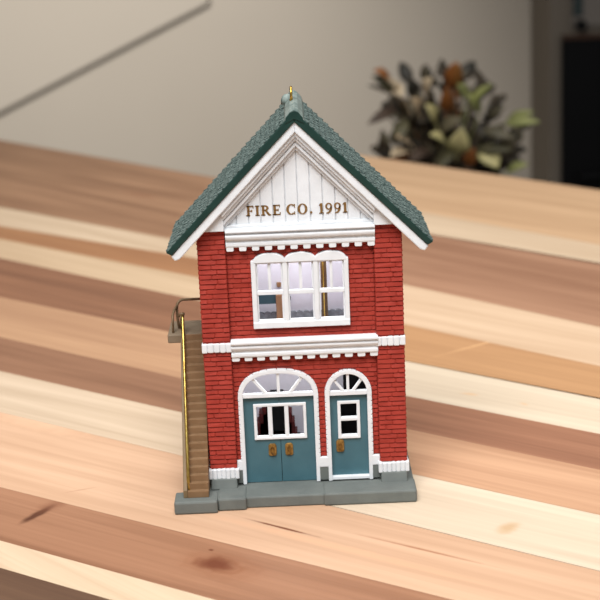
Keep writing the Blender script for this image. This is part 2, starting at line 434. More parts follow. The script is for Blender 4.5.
def handle(parent,x,z):
    mb=MB()
    mb.prism([(x-.9,z-2.0),(x+.9,z-2.0),(x+1.25,z-1.5),(x+1.25,z+1.5),(x+.7,z+2.1),(x-.7,z+2.1),(x-1.25,z+1.5),(x-1.25,z-1.5)],2.1,2.7)
    pl=mb.build('handle_plate',M['handle'],parent,bevel=.2,label='antique brass handle plate')
    mb=MB(); mb.strip([(x+.62*math.cos(t),z-.1+1.35*math.sin(t)) for t in [2*math.pi*k/20 for k in range(20)]],[(x+.3*math.cos(t),z-.1+1.0*math.sin(t)) for t in [2*math.pi*k/20 for k in range(20)]],1.6,2.2,True)
    mb.build('pull_ring',M['handlering'],pl,bevel=.08)
handle(d1,-11.1,14.6); handle(d2,-5.9,14.6); handle(d3,10.1,15.0)

# ---- gable
def roofz(x): return 120.8-abs(x)*40.4/39.4      # roof top surface
SL=math.atan2(40.4,39.4); CS,SN=math.cos(SL),math.sin(SL)
# line under the roof: z = 118.3 - |x|*tan
TN=40.4/39.4
mb=MB(); mb.prism([(-31,85.4),(31,85.4),(31,roofz(31)-3.5),(0,117),(-31,roofz(31)-3.5)],1.5,4)
gp=mb.build('gable_panel',M['white'],H,label='white boarded gable')
# tongue-and-groove boards on the panel
mb=MB(); x=-22.32
bw=3.72
k=0
while x<22:
    a,b=x+.15,x+bw-.15
    def top(xx): return 110.2-abs(xx+.0)*TN
    za,zb=top(a),top(b)
    if max(za,zb)>87.5:
        if a<0<b: pts=[(a,87.0),(b,87.0),(b,zb),(0,110.2),(a,za)]
        else: pts=[(a,87.0),(b,87.0),(b,max(zb,87.1)),(a,max(za,87.1))]
        mb.prism(pts,1.0,1.7)
    x+=bw
mb.build('gable_boards',M['white'],gp,bevel=.12)
# inner raked mouldings
def chevron(mb, off0, off1, xe, y0, y1, cut=None):
    """V-shaped band under the roof line; offsets measured vertically below the outer white apex"""
    zt0=118.6-off0; zt1=118.6-off1
    for sx in (-1,1):
        mb.prism([(0,zt1),(sx*xe,zt1-xe*TN),(sx*xe,zt0-xe*TN),(0,zt0)],y0,y1)
mb=MB(); chevron(mb,3.4,5.0,22.8,-2.6,2); mb.build('raked_moulding',M['white'],gp,bevel=.2)
mb=MB(); chevron(mb,5.0,6.2,22.7,-1.7,2); chevron(mb,6.2,6.8,22.6,-.8,2); chevron(mb,6.8,8.0,22.6,-1.0,2); chevron(mb,8.0,9.3,22.5,.1,2)
mb.box(-22.8,22.9,-.2,2,85.6,86.5); mb.box(-22.4,22.5,.3,2,86.5,87.3)
mb.build('raked_moulding',M['white'],gp,bevel=.15)
for sx in (-1,1):
    mb=MB(); mb.prism([(sx*22.4,86.0),(sx*31.6,86.0),(sx*31.6,roofz(31.6)-2.6),(sx*22.4,roofz(22.4)-2.6)],-1.6,2)
    mb.build('eave_return',M['white'],gp,bevel=.15)
# rear gable
mb=MB(); mb.prism([(-30.2,85.4),(30.2,85.4),(30.2,roofz(31)-3.5),(0,117)  ,(-30.2,roofz(31)-3.5)],34.5,36)
mb.build('rear_gable_panel',M['white'],H)

# ---- lettering with serifs, each glyph its own mesh
def glyph(ch, x, z, h, y0=.8, y1=1.02):
    mb=MB(); T=.72*h/3.1; t=.36*h/3.1; s=.34*h/3.1
    def V(xc,a=0,b=1,w=T):   # stem with serifs
        mb.box(xc-w/2,xc+w/2,y0,y1,z+a*h,z+b*h)
    def S(xc,zz,w): mb.box(xc-w/2,xc+w/2,y0,y1,zz,zz+t)
    def arc(cx,cz,rx,rz,a0,a1,wx,wz,n=22):
        o=[];i=[]
        for k in range(n+1):
            t_=math.radians(a0+(a1-a0)*k/n)
            o.append((cx+rx*math.cos(t_),cz+rz*math.sin(t_))); i.append((cx+(rx-wx)*math.cos(t_),cz+(rz-wz)*math.sin(t_)))
        mb.strip(o,i,y0,y1,closed=False)
    if ch=='I': V(x+.55); S(x+.55,z,1.3); S(x+.55,z+h-t,1.3); w=1.1
    elif ch=='1': V(x+.6); S(x+.6,z,1.4); mb.prism([(x+.3,z+h),(x-.15,z+h-.6),(x-.05,z+h-.8),(x+.4,z+h-.55)],y0,y1); w=1.2
    elif ch in 'FE':
        V(x+.55); S(x+.45,z,1.25); mb.box(x,x+2.1,y0,y1,z+h-t,z+h); mb.prism([(x+1.85,z+h),(x+2.15,z+h),(x+2.15,z+h-.85),(x+1.95,z+h-.85)],y0,y1)
        mb.box(x+.5,x+1.7,y0,y1,z+h*.5-t/2,z+h*.5+t/2); mb.box(x+1.5,x+1.72,y0,y1,z+h*.5-.4,z+h*.5+.4)
        if ch=='E': mb.box(x,x+2.2,y0,y1,z,z+t); mb.prism([(x+1.9,z),(x+2.25,z),(x+2.3,z+.9),(x+2.1,z+.9)],y0,y1)
        w=2.2
    elif ch=='R':
        V(x+.55); S(x+.5,z,1.25); S(x+.4,z+h-t,1.0); arc(x+1.05,z+h*.73,1.15,h*.27,-90,90,T*.95,t)
        mb.box(x+.5,x+1.1,y0,y1,z+h*.46,z+h*.46+t); mb.box(x+.5,x+1.1,y0,y1,z+h-t,z+h)
        mb.prism([(x+1.0,z+h*.5),(x+1.65,z+h*.5),(x+2.6,z+t),(x+2.9,z+t),(x+2.9,z),(x+2.0,z)],y0,y1); w=2.75
    elif ch=='O': arc(x+1.5,z+h/2,1.5,h/2+.05,0,360,T*1.05,t*.8,32); w=3.0
    elif ch=='C':
        arc(x+1.5,z+h/2,1.5,h/2+.05,48,312,T*1.05,t*.9,28); mb.box(x+2.35,x+2.62,y0,y1,z+h*.64,z+h+.02); mb.box(x+2.35,x+2.62,y0,y1,z-.02,z+h*.3); w=2.8
    elif ch=='9':
        arc(x+1.05,z+h*.69,1.05,h*.31+.03,0,360,T*.78,t*.85,26)
        mb.prism([(x+2.1,z+h*.7),(x+1.5,z+h*.66),(x+1.4,z+h*.38),(x+.95,z+h*.17),(x+.3,z+.26),(x+.2,z-.03),(x+.9,z-.03),(x+1.55,z+h*.12),(x+2.0,z+h*.38)],y0,y1); w=2.0
    elif ch=='.': mb.prism([(x+.4+.38*math.cos(a),z+.38+.38*math.sin(a)) for a in [2*math.pi*k/12 for k in range(12)]],y0,y1); w=.8
    else: mb.bm.free(); return 2.2
    mb.build('letter',M['goldpaint'],gp,bevel=.05,seg=1,label='gold letter' if ch.isalpha() else ('gold full stop' if ch=='.' else 'gold numeral'))
    return w
adv={'F':(-15.4),'I':(-12.7),'R':(-10.95),'E':(-7.5),'C':(-3.5),'O':(-.15),'.':(3.5)}
for ch,x in adv.items(): glyph(ch,x,89.75,3.15)
for ch,x in (('1',6.4),('9',8.15),('9',10.75),('1',13.5)): glyph(ch,x,89.6,3.2)

# ---- roof
def slope_pt(sx,s,hh): # s along slope from ridge, hh height above surface
    return (sx*(s*CS+hh*SN), 120.8-s*SN+hh*CS)
SLEN=39.4/CS
Y0,Y1=-3.8,38.6
for sx in (-1,1):
    mb=MB(); p=[slope_pt(sx,0,0),slope_pt(sx,SLEN,0),slope_pt(sx,SLEN-.6,-1.5),(0,118.6)]
    mb.prism(p,Y0,Y1)
    mb.prism([slope_pt(sx,0,.45),slope_pt(sx,SLEN+.1,.45),slope_pt(sx,SLEN-.4,-1.3),slope_pt(sx,0,-1.9)],Y0-.3,Y0+.3)
    rs=mb.build('roof_slope',M['green'],H,bevel=.25,label='dark green roof slope')
    # scalloped shingles
    mb=MB(); rows=24; pitch=(SLEN-.9)/rows; cols=18; cw=(Y1-Y0-.2)/cols
    for r in range(rows):
        s0=1.0+r*pitch; s1=s0+pitch-.05
        s1=min(s1,SLEN+.1)
        off=(r%2)*cw/2
        for c in range(-1,cols+1):
            ya=Y0+.1+c*cw+off+.17; yb=ya+cw-.42
            ya=max(ya,Y0+.1); yb=min(yb,Y1-.1)
            if yb-ya<.35: continue
            hb=.68+R.random()*.2; js=(R.random()-.5)*.25
            ym=(ya+yb)/2
            outl=[(s0,ya),(s1-.5+js,ya),(s1-.15+js,ya+(yb-ya)*.2),(s1+js,ym),(s1-.15+js,yb-(yb-ya)*.2),(s1-.5+js,yb),(s0,yb)]
            A=[];B=[]
            for (s,y) in outl:
                hh=.12+(hb-.12)*(s-s0)/(s1-s0)
                xx,zz=slope_pt(sx,s,hh); A.append(mb.v(xx,y,zz))
                xx,zz=slope_pt(sx,s,-.05); B.append(mb.v(xx,y,zz))
            mb.mi=0; mb.face(A)
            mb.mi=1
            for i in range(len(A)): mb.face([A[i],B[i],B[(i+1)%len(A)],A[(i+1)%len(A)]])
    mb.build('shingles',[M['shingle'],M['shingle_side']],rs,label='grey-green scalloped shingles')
    # white soffit lining and rake board
    mb=MB(); mb.prism([(0,118.9),(sx*38.3,118.9-38.3*TN),(sx*38.0,118.9-38.3*TN-.9),(sx*36.9,118.9-38.3*TN-.3),(0,117.0)],-2.9,37.6)
    mb.build('soffit',M['white'],rs,bevel=.1,label='white soffit')
    mb=MB(); mb.prism([(0,118.95),(sx*38.5,118.95-38.5*TN),(sx*37.3,118.7-38.4*TN-1.4),(sx*35.9,118.7-38.4*TN-.9),(0,115.0)],-3.6,-2.2)
    mb.build('rake_board',M['white'],rs,bevel=.35,label='white rake board')
# ridge cap
mb=MB()
prof=[(-3.1,117.9),(-2.6,119.6),(-1.2,121.3),(0,121.9),(1.2,121.3),(2.6,119.6),(3.1,117.9),(0,120.2)]
ys=[-3.9,8,20,30,38.6]; hs=[0,0,0,.1,.2]
for (ya,yb,ha,hb) in zip(ys,ys[1:],hs,hs[1:]):
    A=[mb.v(p[0],ya,p[1]+ha) for p in prof]; B=[mb.v(p[0],yb,p[1]+hb) for p in prof]
    mb.face(A); mb.face(B[::-1])
    for i in range(len(prof)): mb.face([A[i],B[i],B[(i+1)%8],A[(i+1)%8]])
bmesh.ops.remove_doubles(mb.bm,verts=mb.bm.verts[:],dist=1e-7)
rc=mb.build('ridge_cap',M['ridge'],H,bevel=.2,label='brushed grey-green ridge cap')
mb=MB(); mb.prism([(-2.9,117.6),(-2.4,119.6),(-1.2,121.1),(0,121.6),(1.2,121.1),(2.4,119.6),(2.9,117.6),(0,119.0)],-4.3,-3.85)
mb.build('ridge_end',M['green'],rc,bevel=.15,label='dark green ridge end')
mb=MB()
mb.lathe([(2.0,119.4),(1.9,120.8),(1.5,121.8),(.8,122.4),(.2,122.5)],-1.9,26,20)
mb.build('hook_mount',M['ridge'],rc,smooth=True,label='rounded mount under the hook')
mb=MB()
ring=[(-.6,19+2.0*math.cos(t),123.3+2.1*math.sin(t)) for t in [2*math.pi*k/28-1.2 for k in range(29)]]
mb.tube(ring,.42,10); mb.tube([(-.6,19,119.8),(-.6,19,121.9)],.6,10)
mb.build('hanging_ring',M['gold'],rc,smooth=True,label='brass hanging ring')

# ---- outside staircase
NS=21; zA,zB=4.1,48.8; yA,yB=-8.6,19.0
rise=(zB-zA)/NS; run=(yB-yA)/NS
mb=MB()
pts=[(yA,zA)]
for i in range(NS):
    pts+=[(yA+i*run,zA+(i+1)*rise),(yA+(i+1)*run,zA+(i+1)*rise)]
pts+=[(yB+2,zB),(yB+2,zB-6),(yA+9,zA)]
mb.prism(pts,-37.6,-31.1,'x')
st=mb.build('staircase',M['step'],H,bevel=.12,label='brown outside staircase')
mb=MB(); mb.prism([(yA,zA),(yA,zA+rise+.3),(yB,zB+.4),(yB+2,zB),(yB+2,zB-6),(yA+9,zA)],-38.9,-37.6,'x')
mb.build('stringer',M['step_side'],st,bevel=.2,label='brown side stringer')
mb=MB(); mb.box(-43.0,-31.0,18,34,46.0,48.9)
mb.box(-37.5,-31,21.5,33,43.5,46.2)
ld=mb.build('landing',M['landing'],st,bevel=.4,label='grey-brown landing')
# handrail: brass rod over the left edge of the steps
mb=MB()
pth=[(-36.5,-6.2,6.2),(-36.9,-6.8,5.9),(-37.3,-7.0,6.8),(-37.3,-6.8,9.0),(-37.3,-5.2,14.5),(-38.0,20.0,53.6),(-38.0,20.6,54.4)]
mb.tube(pth,.5,12)
mb.build('handrail',M['rail'],st,smooth=True,label='brass handrail rod')
mb=MB(); mb.tube([(-37.4,20.4,54.9),(-38.6,20.6,54.9),(-39.2,20.6,54.0)],.5,10); mb.tube([(-38.6,20.6,49.9),(-38.6,20.6,54.9)],.4,8)
mb.build('rail_bracket',M['railbrown'],st,smooth=True)
mb=MB()
mb.tube([(-30.9,28,57.6),(-38.4,28,57.6),(-39.3,27.7,57.3),(-40.0,27.2,56.4),(-40.2,26.6,55.0),(-40.1,25.5,52.0),(-39.6,25,48.6)],.45,10)
mb.tube([(-40.2,26.8,55.8),(-40.9,24.5,55.2),(-41.3,22,54.0),(-41.3,20,48.7)],.4,10)
mb.build('landing_rail',M['railbrown'],ld,smooth=True,label='bent bronze landing rail')

# fill lights added under both ceilings to brighten the pale interior
def area(name,loc,rot,sx,sy,power,color):
    l=bpy.data.lights.new(name,'AREA'); l.shape='RECTANGLE'; l.size=sx; l.size_y=sy; l.energy=power; l.color=color
    o=bpy.data.objects.new(name,l); COL.objects.link(o); o.location=loc; o.rotation_euler=rot; return o
b1=area('upper_storey_fill',(0,.018,.0828),(0,0,0),.04,.018,.0135,(1,.98,.98)); b1.parent=H
b2=area('lower_storey_fill',(-.004,.013,.0458),(0,0,0),.03,.012,.009,(1,.98,.98)); b2.parent=H

def wp(px,py,y):   # a measured leaf position at depth y (mm)
    v=fw*FPX+r2*(px-300)-u2*(py-300); t=(y*MM-CAM_C.y)/v.y; p=(CAM_C+v*t)*1000; return p

# ============================================================ TABLE
def un(px,py,z=0.0):
    v=fw*FPX+r2*(px-300)-u2*(py-300); t=(z-CAM_C.z)/v.z
    p=CAM_C+v*t; return Vector((p.x*1000,p.y*1000))
def seam(a,b): return (un(*a),un(*b))
Dv=Vector((.66,-.751)); Nv=Vector((.751,.66))
def at_s(l,s):
    A,B=l; d=B-A; t=(s-A.dot(Dv))/d.dot(Dv); return A+d*t
def at_x(l,x):
    A,B=l; d=B-A; return A+d*((x-A.x)/d.x)
SLf,SRt=-950,430
LL=[seam((0,140),(200,175)),seam((0,207),(165,238)),seam((0,226),(165,253)),seam((0,239),(165,271)),seam((0,258),(165,293)),seam((0,297),(165,331)),
    seam((0,337),(180,378)),seam((0,371),(180,412)),seam((0,412),(180,455))]
RL=[seam((360,155),(600,190)),seam((432,214),(600,245)),seam((436,235),(600,263)),seam((406,285),(568,320)),seam((407,325),(600,366)),
    seam((407,361),(600,398)),seam((407,396),(600,434)),seam((407,429),(600,470)),seam((412,474),(600,515)),seam((340,508),(600,571))]
FL=[seam((0,487),(450,599)),]
Fd=(FL[0][1]-FL[0][0]).normalized()
for _p in ((60,557),(60,585)):
    _a=un(*_p); FL.append((_a,_a+Fd*100))
C0=un(0,640); FL.append((C0,C0+Fd*100))
C1=C0-Nv*60; FL.append((C1,C1+Fd*100))
C2=C0-Nv*105; FL.append((C2,C2+Fd*100))
boards=[]
cols_L=['b_brown','b_cream','b_orange','b_cream2','b_dark','b_salmon','b_dark2','b_white']
for i in range(8):
    a,b=LL[i],LL[i+1]
    boards.append(([at_s(a,SLf),at_x(a,0),at_x(b,0),at_s(b,SLf)],cols_L[i]))
cols_R=['b_tan','b_cream','b_dark3','b_peach','b_orange2','b_white2','b_dark4','b_salmon2','b_white3']
for i in range(9):
    a,b=RL[i],RL[i+1]
    boards.append(([at_x(a,0),at_s(a,SRt),at_s(b,SRt),at_x(b,0)],cols_R[i]))
boards.append(([at_s(LL[8],SLf),at_x(LL[8],0),at_x(RL[9],0),at_s(RL[9],SRt),at_s(FL[0],SRt),at_s(FL[0],SLf)],'b_front'))
for i,cn in enumerate(['b_knot','b_cream','b_umber','b_tan','b_salmon']):
    a,b=FL[i],FL[i+1]
    boards.append(([at_s(a,SLf),at_s(a,SRt),at_s(b,SRt),at_s(b,SLf)],cn))

def tone(c,k=1.0):
    g=.3*c[0]+.59*c[1]+.11*c[2]
    return tuple((g+(x-g)*.92)*.80*k*t for x,t in zip(c[:3],(1.0,1.0,.955)))+(1,)
def wood(name,c1,c2,ang,seed,knots=(),contrast=1.0,fine=1.0,c3=None):
    c1=tone(c1); c2=tone(c2,.90); c3=tone(c3,1.02) if c3 else None
    m=bpy.data.materials.new(name); m.use_nodes=True; nt=m.node_tree; N=nt.nodes; L=nt.links
    b=N['Principled BSDF']; b.inputs['Roughness'].default_value=.55; b.inputs['Specular IOR Level'].default_value=.3
    tc=N.new('ShaderNodeTexCoord'); mp=N.new('ShaderNodeMapping'); mp.vector_type='POINT'
    mp.inputs['Rotation'].default_value=(0,0,-math.radians(ang)); mp.inputs['Location'].default_value=(seed*1.7,seed*.9,seed)
    L.new(tc.outputs['Object'],mp.inputs['Vector'])
    vec=mp.outputs['Vector']
    def math_(op,a,bb=None):
        n=N.new('ShaderNodeMath'); n.operation=op
        for i,x in enumerate((a,bb)):
            if x is None: continue
            if hasattr(x,'links'): L.new(x,n.inputs[i])
            else: n.inputs[i].default_value=x
        return n.outputs[0]
    sc=N.new('ShaderNodeVectorMath'); sc.operation='MULTIPLY'; sc.inputs[1].default_value=(5,95,1); L.new(vec,sc.inputs[0])
    n1=N.new('ShaderNodeTexNoise'); n1.inputs['Scale'].default_value=1.0; n1.inputs['Detail'].default_value=4; n1.inputs['Distortion'].default_value=.6; L.new(sc.outputs[0],n1.inputs['Vector'])
    sc2=N.new('ShaderNodeVectorMath'); sc2.operation='MULTIPLY'; sc2.inputs[1].default_value=(11,480,1); L.new(vec,sc2.inputs[0])
    n2=N.new('ShaderNodeTexNoise'); n2.inputs['Scale'].default_value=1.0; n2.inputs['Detail'].default_value=3; n2.inputs['Distortion'].default_value=.3; L.new(sc2.outputs[0],n2.inputs['Vector'])
    f=math_('ADD',math_('MULTIPLY',n1.outputs['Fac'],.68),math_('MULTIPLY',n2.outputs['Fac'],.32))
    r=N.new('ShaderNodeValToRGB'); w=.15/contrast
    r.color_ramp.elements[0].position=.5-w; r.color_ramp.elements[0].color=c2
    r.color_ramp.elements[1].position=.5+w; r.color_ramp.elements[1].color=c1
    if c3:
        e=r.color_ramp.elements.new(.5+w*1.8); e.color=c3
    L.new(f,r.inputs['Fac']); out=r.outputs['Color']
    # knots and streaks: (x mm, y mm, half length, half width, angle, colour, strength, rings)
    for (kx,ky,ka,kb,kang,kc,ks,rings) in knots:
        m2=N.new('ShaderNodeMapping'); m2.vector_type='TEXTURE'
        m2.inputs['Location'].default_value=(kx*MM,ky*MM,0); m2.inputs['Rotation'].default_value=(0,0,math.radians(kang)); m2.inputs['Scale'].default_value=(ka*MM,kb*MM,1)
        L.new(tc.outputs['Object'],m2.inputs['Vector'])
        sx=N.new('ShaderNodeSeparateXYZ'); L.new(m2.outputs['Vector'],sx.inputs[0])
        d=math_('SQRT',math_('ADD',math_('MULTIPLY',sx.outputs[0],sx.outputs[0]),math_('MULTIPLY',sx.outputs[1],sx.outputs[1])))
        nz=N.new('ShaderNodeTexNoise'); nz.inputs['Scale'].default_value=220; L.new(tc.outputs['Object'],nz.inputs['Vector'])
        d=math_('ADD',d,math_('MULTIPLY',math_('SUBTRACT',nz.outputs['Fac'],.5),.5))
        mr=N.new('ShaderNodeMapRange'); mr.interpolation_type='SMOOTHSTEP'
        mr.inputs['From Min'].default_value=.1; mr.inputs['From Max'].default_value=1.0; mr.inputs['To Min'].default_value=ks; mr.inputs['To Max'].default_value=0
        L.new(d,mr.inputs['Value']); fac=mr.outputs[0]
        if rings:
            wv=math_('ADD',math_('MULTIPLY',math_('SINE',math_('MULTIPLY',d,22.0)),.22),.78); fac=math_('MULTIPLY',fac,wv)
        mx=N.new('ShaderNodeMix'); mx.data_type='RGBA'; L.new(fac,mx.inputs['Factor']); L.new(out,mx.inputs['A']); mx.inputs['B'].default_value=kc; out=mx.outputs['Result']
    L.new(out,b.inputs['Base Color'])
    bp=N.new('ShaderNodeBump'); bp.inputs['Strength'].default_value=.05; bp.inputs['Distance'].default_value=.0003
    L.new(n2.outputs['Fac'],bp.inputs['Height']); L.new(bp.outputs['Normal'],b.inputs['Normal'])
    return m
def kn(px,py,a,b,ang,c,s=1,rings=False):
    p=un(px,py); return (p.x,p.y,a,b,ang,c,s,rings)
DK=rgb(92,50,30); DK2=rgb(112,66,44)
W={
 'b_brown':wood('wood_far_brown',rgb(184,138,104),rgb(150,106,76),-48,1.0,[kn(140,195,26,6,-48,rgb(134,90,64),.7)],c3=rgb(196,152,116)),
 'b_cream':wood('wood_cream',rgb(228,200,170),rgb(216,184,152),-47,2.1),
 'b_orange':wood('wood_orange',rgb(184,130,86),rgb(170,116,76),-47,3.3),
 'b_cream2':wood('wood_cream_tan',rgb(222,190,156),rgb(208,174,138),-46,4.2),
 'b_dark':wood('wood_dark_brown',rgb(160,110,80),rgb(138,92,66),-42,5.7),
 'b_salmon':wood('wood_tan_salmon',rgb(206,160,122),rgb(186,138,104),-40,6.3),
 'b_dark2':wood('wood_mid_brown',rgb(160,114,86),rgb(140,96,70),-39,7.9),
 'b_white':wood('wood_pale_grain',rgb(224,198,172),rgb(210,182,154),-37,8.4,fine=1.5),
 'b_tan':wood('wood_far_tan',rgb(222,180,140),rgb(208,164,124),-48,9.2),
 'b_dark3':wood('wood_rose_brown',rgb(186,138,108),rgb(160,112,84),-46,10.6),
 'b_peach':wood('wood_peach',rgb(230,196,164),rgb(220,182,148),-43,11.1),
 'b_orange2':wood('wood_honey',rgb(208,156,108),rgb(192,140,94),-41,12.5,[kn(478,345,30,1.2,35,rgb(222,176,128),.6)]),
 'b_white2':wood('wood_off_white',rgb(234,214,190),rgb(226,202,176),-38.5,13.8,[kn(470,394,5,2,-30,rgb(206,164,120),.6),kn(524,404,3,1.6,-60,rgb(204,166,126),.6)]),
 'b_dark4':wood('wood_red_brown',rgb(176,122,92),rgb(152,100,74),-38,14.3),
 'b_salmon2':wood('wood_light_salmon',rgb(218,168,132),rgb(202,150,114),-37,15.9),
 'b_white3':wood('wood_white_grain',rgb(234,212,188),rgb(224,198,172),-36,16.4,[kn(508,528,7,4.2,50,rgb(180,146,106),.7)],fine=1.5),
 'b_front':wood('wood_front_salmon',rgb(226,182,150),rgb(214,168,134),-35.5,17.2,[kn(283,528,17,.9,-36,rgb(116,70,46),1.1),kn(420,549,30,.8,-35,rgb(150,98,66),.8),kn(80,490,8,.6,20,rgb(160,114,84),.5),kn(45,420,44,13,-35,rgb(228,184,152),.5),kn(330,545,70,3.0,-35.5,rgb(206,160,126),.6)],c3=rgb(228,184,150)),
 'b_knot':wood('wood_knotty_brown',rgb(178,126,94),rgb(154,104,74),-35,18.1,[kn(222,566,19,10.5,-36,rgb(132,84,56),.9,True),kn(215,564,8.5,6.4,-36,rgb(104,56,34),1.1),kn(211,550,1.3,1.0,-36,rgb(104,56,34),1.2),kn(38,514,11,2.4,58,rgb(84,48,30),1.25),kn(52,506,9,5.0,50,DK2,.5)]),
 'b_umber':wood('wood_umber',rgb(116,84,62),rgb(96,66,48),-35,19.3),
}
mb=MB(); mats=[]; names=list(W)
mats=[W[n] for n in names]
g=.07
for poly,cn in boards:
    mb.mi=names.index(cn)
    c=sum((Vector(p) for p in poly),Vector((0,0)))/len(poly)
    gp_=[]
    for p in poly:   # hairline joints between the staves
        sgn=1 if (p-c).dot(Nv)<0 else -1
        gp_.append(p+Nv*sgn*(.26 if cn in('b_front','b_white3') else .07))
    mb.prism([(p.x,p.y) for p in gp_][::-1],-12,0,'z')
# core under the boards, same outline
core=[at_s(LL[0],SLf),at_x(LL[0],0),at_x(RL[0],0),at_s(RL[0],SRt),at_s(FL[-1],SRt),at_s(FL[-1],SLf)]
mb.mi=names.index('b_dark')
mb.prism([(p.x,p.y) for p in core][::-1],-40,-12.02,'z')
T=empty('wooden_table',(0,0,-.75),'long wooden table top of mixed pale and brown staves under the fire station ornament','table')
tt=mb.build('tabletop',mats,T,label='striped butcher-block tabletop'); tt.location=(0,0,.75)
# dark glue seams between the staves: thin open joints cut as inlays of darker wood
cc=[at_s(LL[0],SLf+60)-Nv*40,at_s(LL[0],-330)-Nv*40,at_s(FL[-1],SRt-40)+Nv*40,at_s(FL[-1],SLf+60)+Nv*40]
for p in cc:
    m_=MB(); m_.hexa([(p.x-22,p.y-22,-750),(p.x+22,p.y-22,-750),(p.x+22,p.y+22,-750),(p.x-22,p.y+22,-750),(p.x-30,p.y-30,-40),(p.x+30,p.y-30,-40),(p.x+30,p.y+30,-40),(p.x-30,p.y+30,-40)])
    o=m_.build('leg',M['stool'],T,bevel=2); o.location=(0,0,.75)

# ============================================================ ROOM
def wallbox(name,x0,x1,y0,y1,z0,z1,m):
    b=MB(); b.box(x0,x1,y0,y1,z0,z1); return struct(b.build(name,m))
wallbox('floor',-2600,2600,-2400,1600,-800,-750,M['floor'])
wallbox('wall_back',-2600,2600,1600,1700,-750,1800,M['wall'])
wallbox('wall_left',-2700,-2600,-2400,1700,-750,1800,M['wall'])
wallbox('baseboard_back',-2600,2600,1588,1600,-750,-650,M['baseb'])
b=MB(); k=(44.26+89.39)/(393.37-102.66)
b.prism([(-104,40),(-1300,40-1196*k),(-1300,1200),(-104,1200)],1591,1600); struct(b.build('trim_1',M['panel'],bevel=3))

# oven cabinet to the right
O=empty('oven_cabinet',(.62,1.52,-.75),'dark taupe oven cabinet with a black door standing against the back wall at the right','oven')
O.rotation_euler=(0,0,0)
def ov(b,name,m,parent=O,bev=1.5,**k):
    o=b.build(name,m,parent,bevel=bev,**k)
    if parent is O: o.location=(-.62,-1.52,.75)
    return o
b=MB(); b.box(322,920,1450,1598,-750,420); ov(b,'body',M['oven_body'])
_q=wp(562,190,1438); _z=wp(580,39,1438).z; DX=_q.x
b=MB(); b.box(DX,900,1438,1450,-640,_z); dr=ov(b,'oven_door',M['oven_black'],label='black oven door')
b=MB(); b.box(DX,900,1434,1452,_z,_z+5); ov(b,'door_trim',M['copper'],dr,.5,label='dull copper trim strip')
b=MB(); b.tube([(DX+20,1436,_z-170),(DX+20,1422,_z-170),(870,1422,-_z*0+_z-170),(870,1436,_z-170)],4,10); ov(b,'door_handle',M['oven_black'],dr,0)
b=MB(); b.box(DX+12,900,1444,1450,_z+14,80); cp=ov(b,'control_panel',M['oven_panel'],label='lighter grey control panel')
KX=wp(581,25,1438)
b=MB(); b.prism([(KX.x+6.5*math.cos(t),KX.z+6.5*math.sin(t)) for t in [2*math.pi*k/20 for k in range(20)]],1430,1445); ov(b,'knob',M['oven_black'],cp,1,label='black knob')
b=MB(); b.box(KX.x-9,KX.x+3,1441,1445,KX.z+11,KX.z+42); ov(b,'display',M['display'],cp,.5,label='dark teal display')

# side stool and plant
S=empty('side_stool',(.138,.85,-.75),'dark wooden stool behind the table, carrying the potted plant','stool')
def so(b,name,m,**k):
    o=b.build(name,m,S,**k); o.location=(-.138,-.85,.75); return o
b=MB(); b.lathe([(90,-205),(95,-202),(95,-184),(92,-180)],138,880,36); so(b,'seat',M['stool'])
for a in (45,135,225,315):
    a=math.radians(a); b=MB(); b.tube([(138+68*math.cos(a),880+68*math.sin(a),-204),(138+95*math.cos(a),880+95*math.sin(a),-750)],[10,8],12); so(b,'leg',M['stool'],smooth=True)
PX,PY=138,880
P=empty('potted_plant',(PX*MM,PY*MM,-.18),'bushy potted plant with olive, cream and rust leaves behind the table','plant')
def po(b,name,m,**k):
    o=b.build(name,m,P,**k); o.location=(-PX*MM,-PY*MM,.18); return o
b=MB(); b.lathe([(34,-180),(38,-176),(50,-104),(54,-104),(54,-92),(48,-92),(47,-99)],PX,PY,36); po(b,'pot',M['pot'],smooth=False,label='terracotta pot')
b=MB(); b.lathe([(46,-104),(46,-98)],PX,PY,30); po(b,'soil',M['soil'])
def leafmesh(b, base, tip, w, curl=.15, roll=0):
    base=Vector(base); tip=Vector(tip); d=(tip-base); Ln=d.length; d.normalize()
    side=d.cross(Vector((0,-.75,.66))); 
    if side.length<.1: side=Vector((1,0,0))
    side.normalize(); side.rotate(Matrix.Rotation(roll,3,d)); nn=side.cross(d)
    n=7; rows=[]
    for i in range(n+1):
        t=i/n; ww=w/2*math.sin(math.pi*min(1,t**.8*.98+.02))**.8+.3
        c=base+d*Ln*t+nn*curl*Ln*(math.sin(math.pi*t)-.0)
        rows.append([c-side*ww+nn*ww*.25,c-nn*.2,c+side*ww+nn*ww*.25])
    th=nn*.8
    T_=[[b.v(*p) for p in r] for r in rows]; U=[[b.v(*(p-th)) for p in r] for r in rows]
    for i in range(n):
        for j in range(2):
            b.face([T_[i][j],T_[i][j+1],T_[i+1][j+1],T_[i+1][j]]); b.face([U[i][j],U[i+1][j],U[i+1][j+1],U[i][j+1]])
        b.face([T_[i][0],T_[i+1][0],U[i+1][0],U[i][0]]); b.face([T_[i][2],U[i][2],U[i+1][2],T_[i+1][2]])
    b.face([T_[0][0],U[0][0],U[0][1],U[0][2],T_[0][2],T_[0][1]]); b.face([T_[n][0],T_[n][1],T_[n][2],U[n][2],U[n][1],U[n][0]])
R2=random.Random(5)
stems=MB(); olive=MB(); grey=MB()
core_pt=Vector((PX,PY,-98))
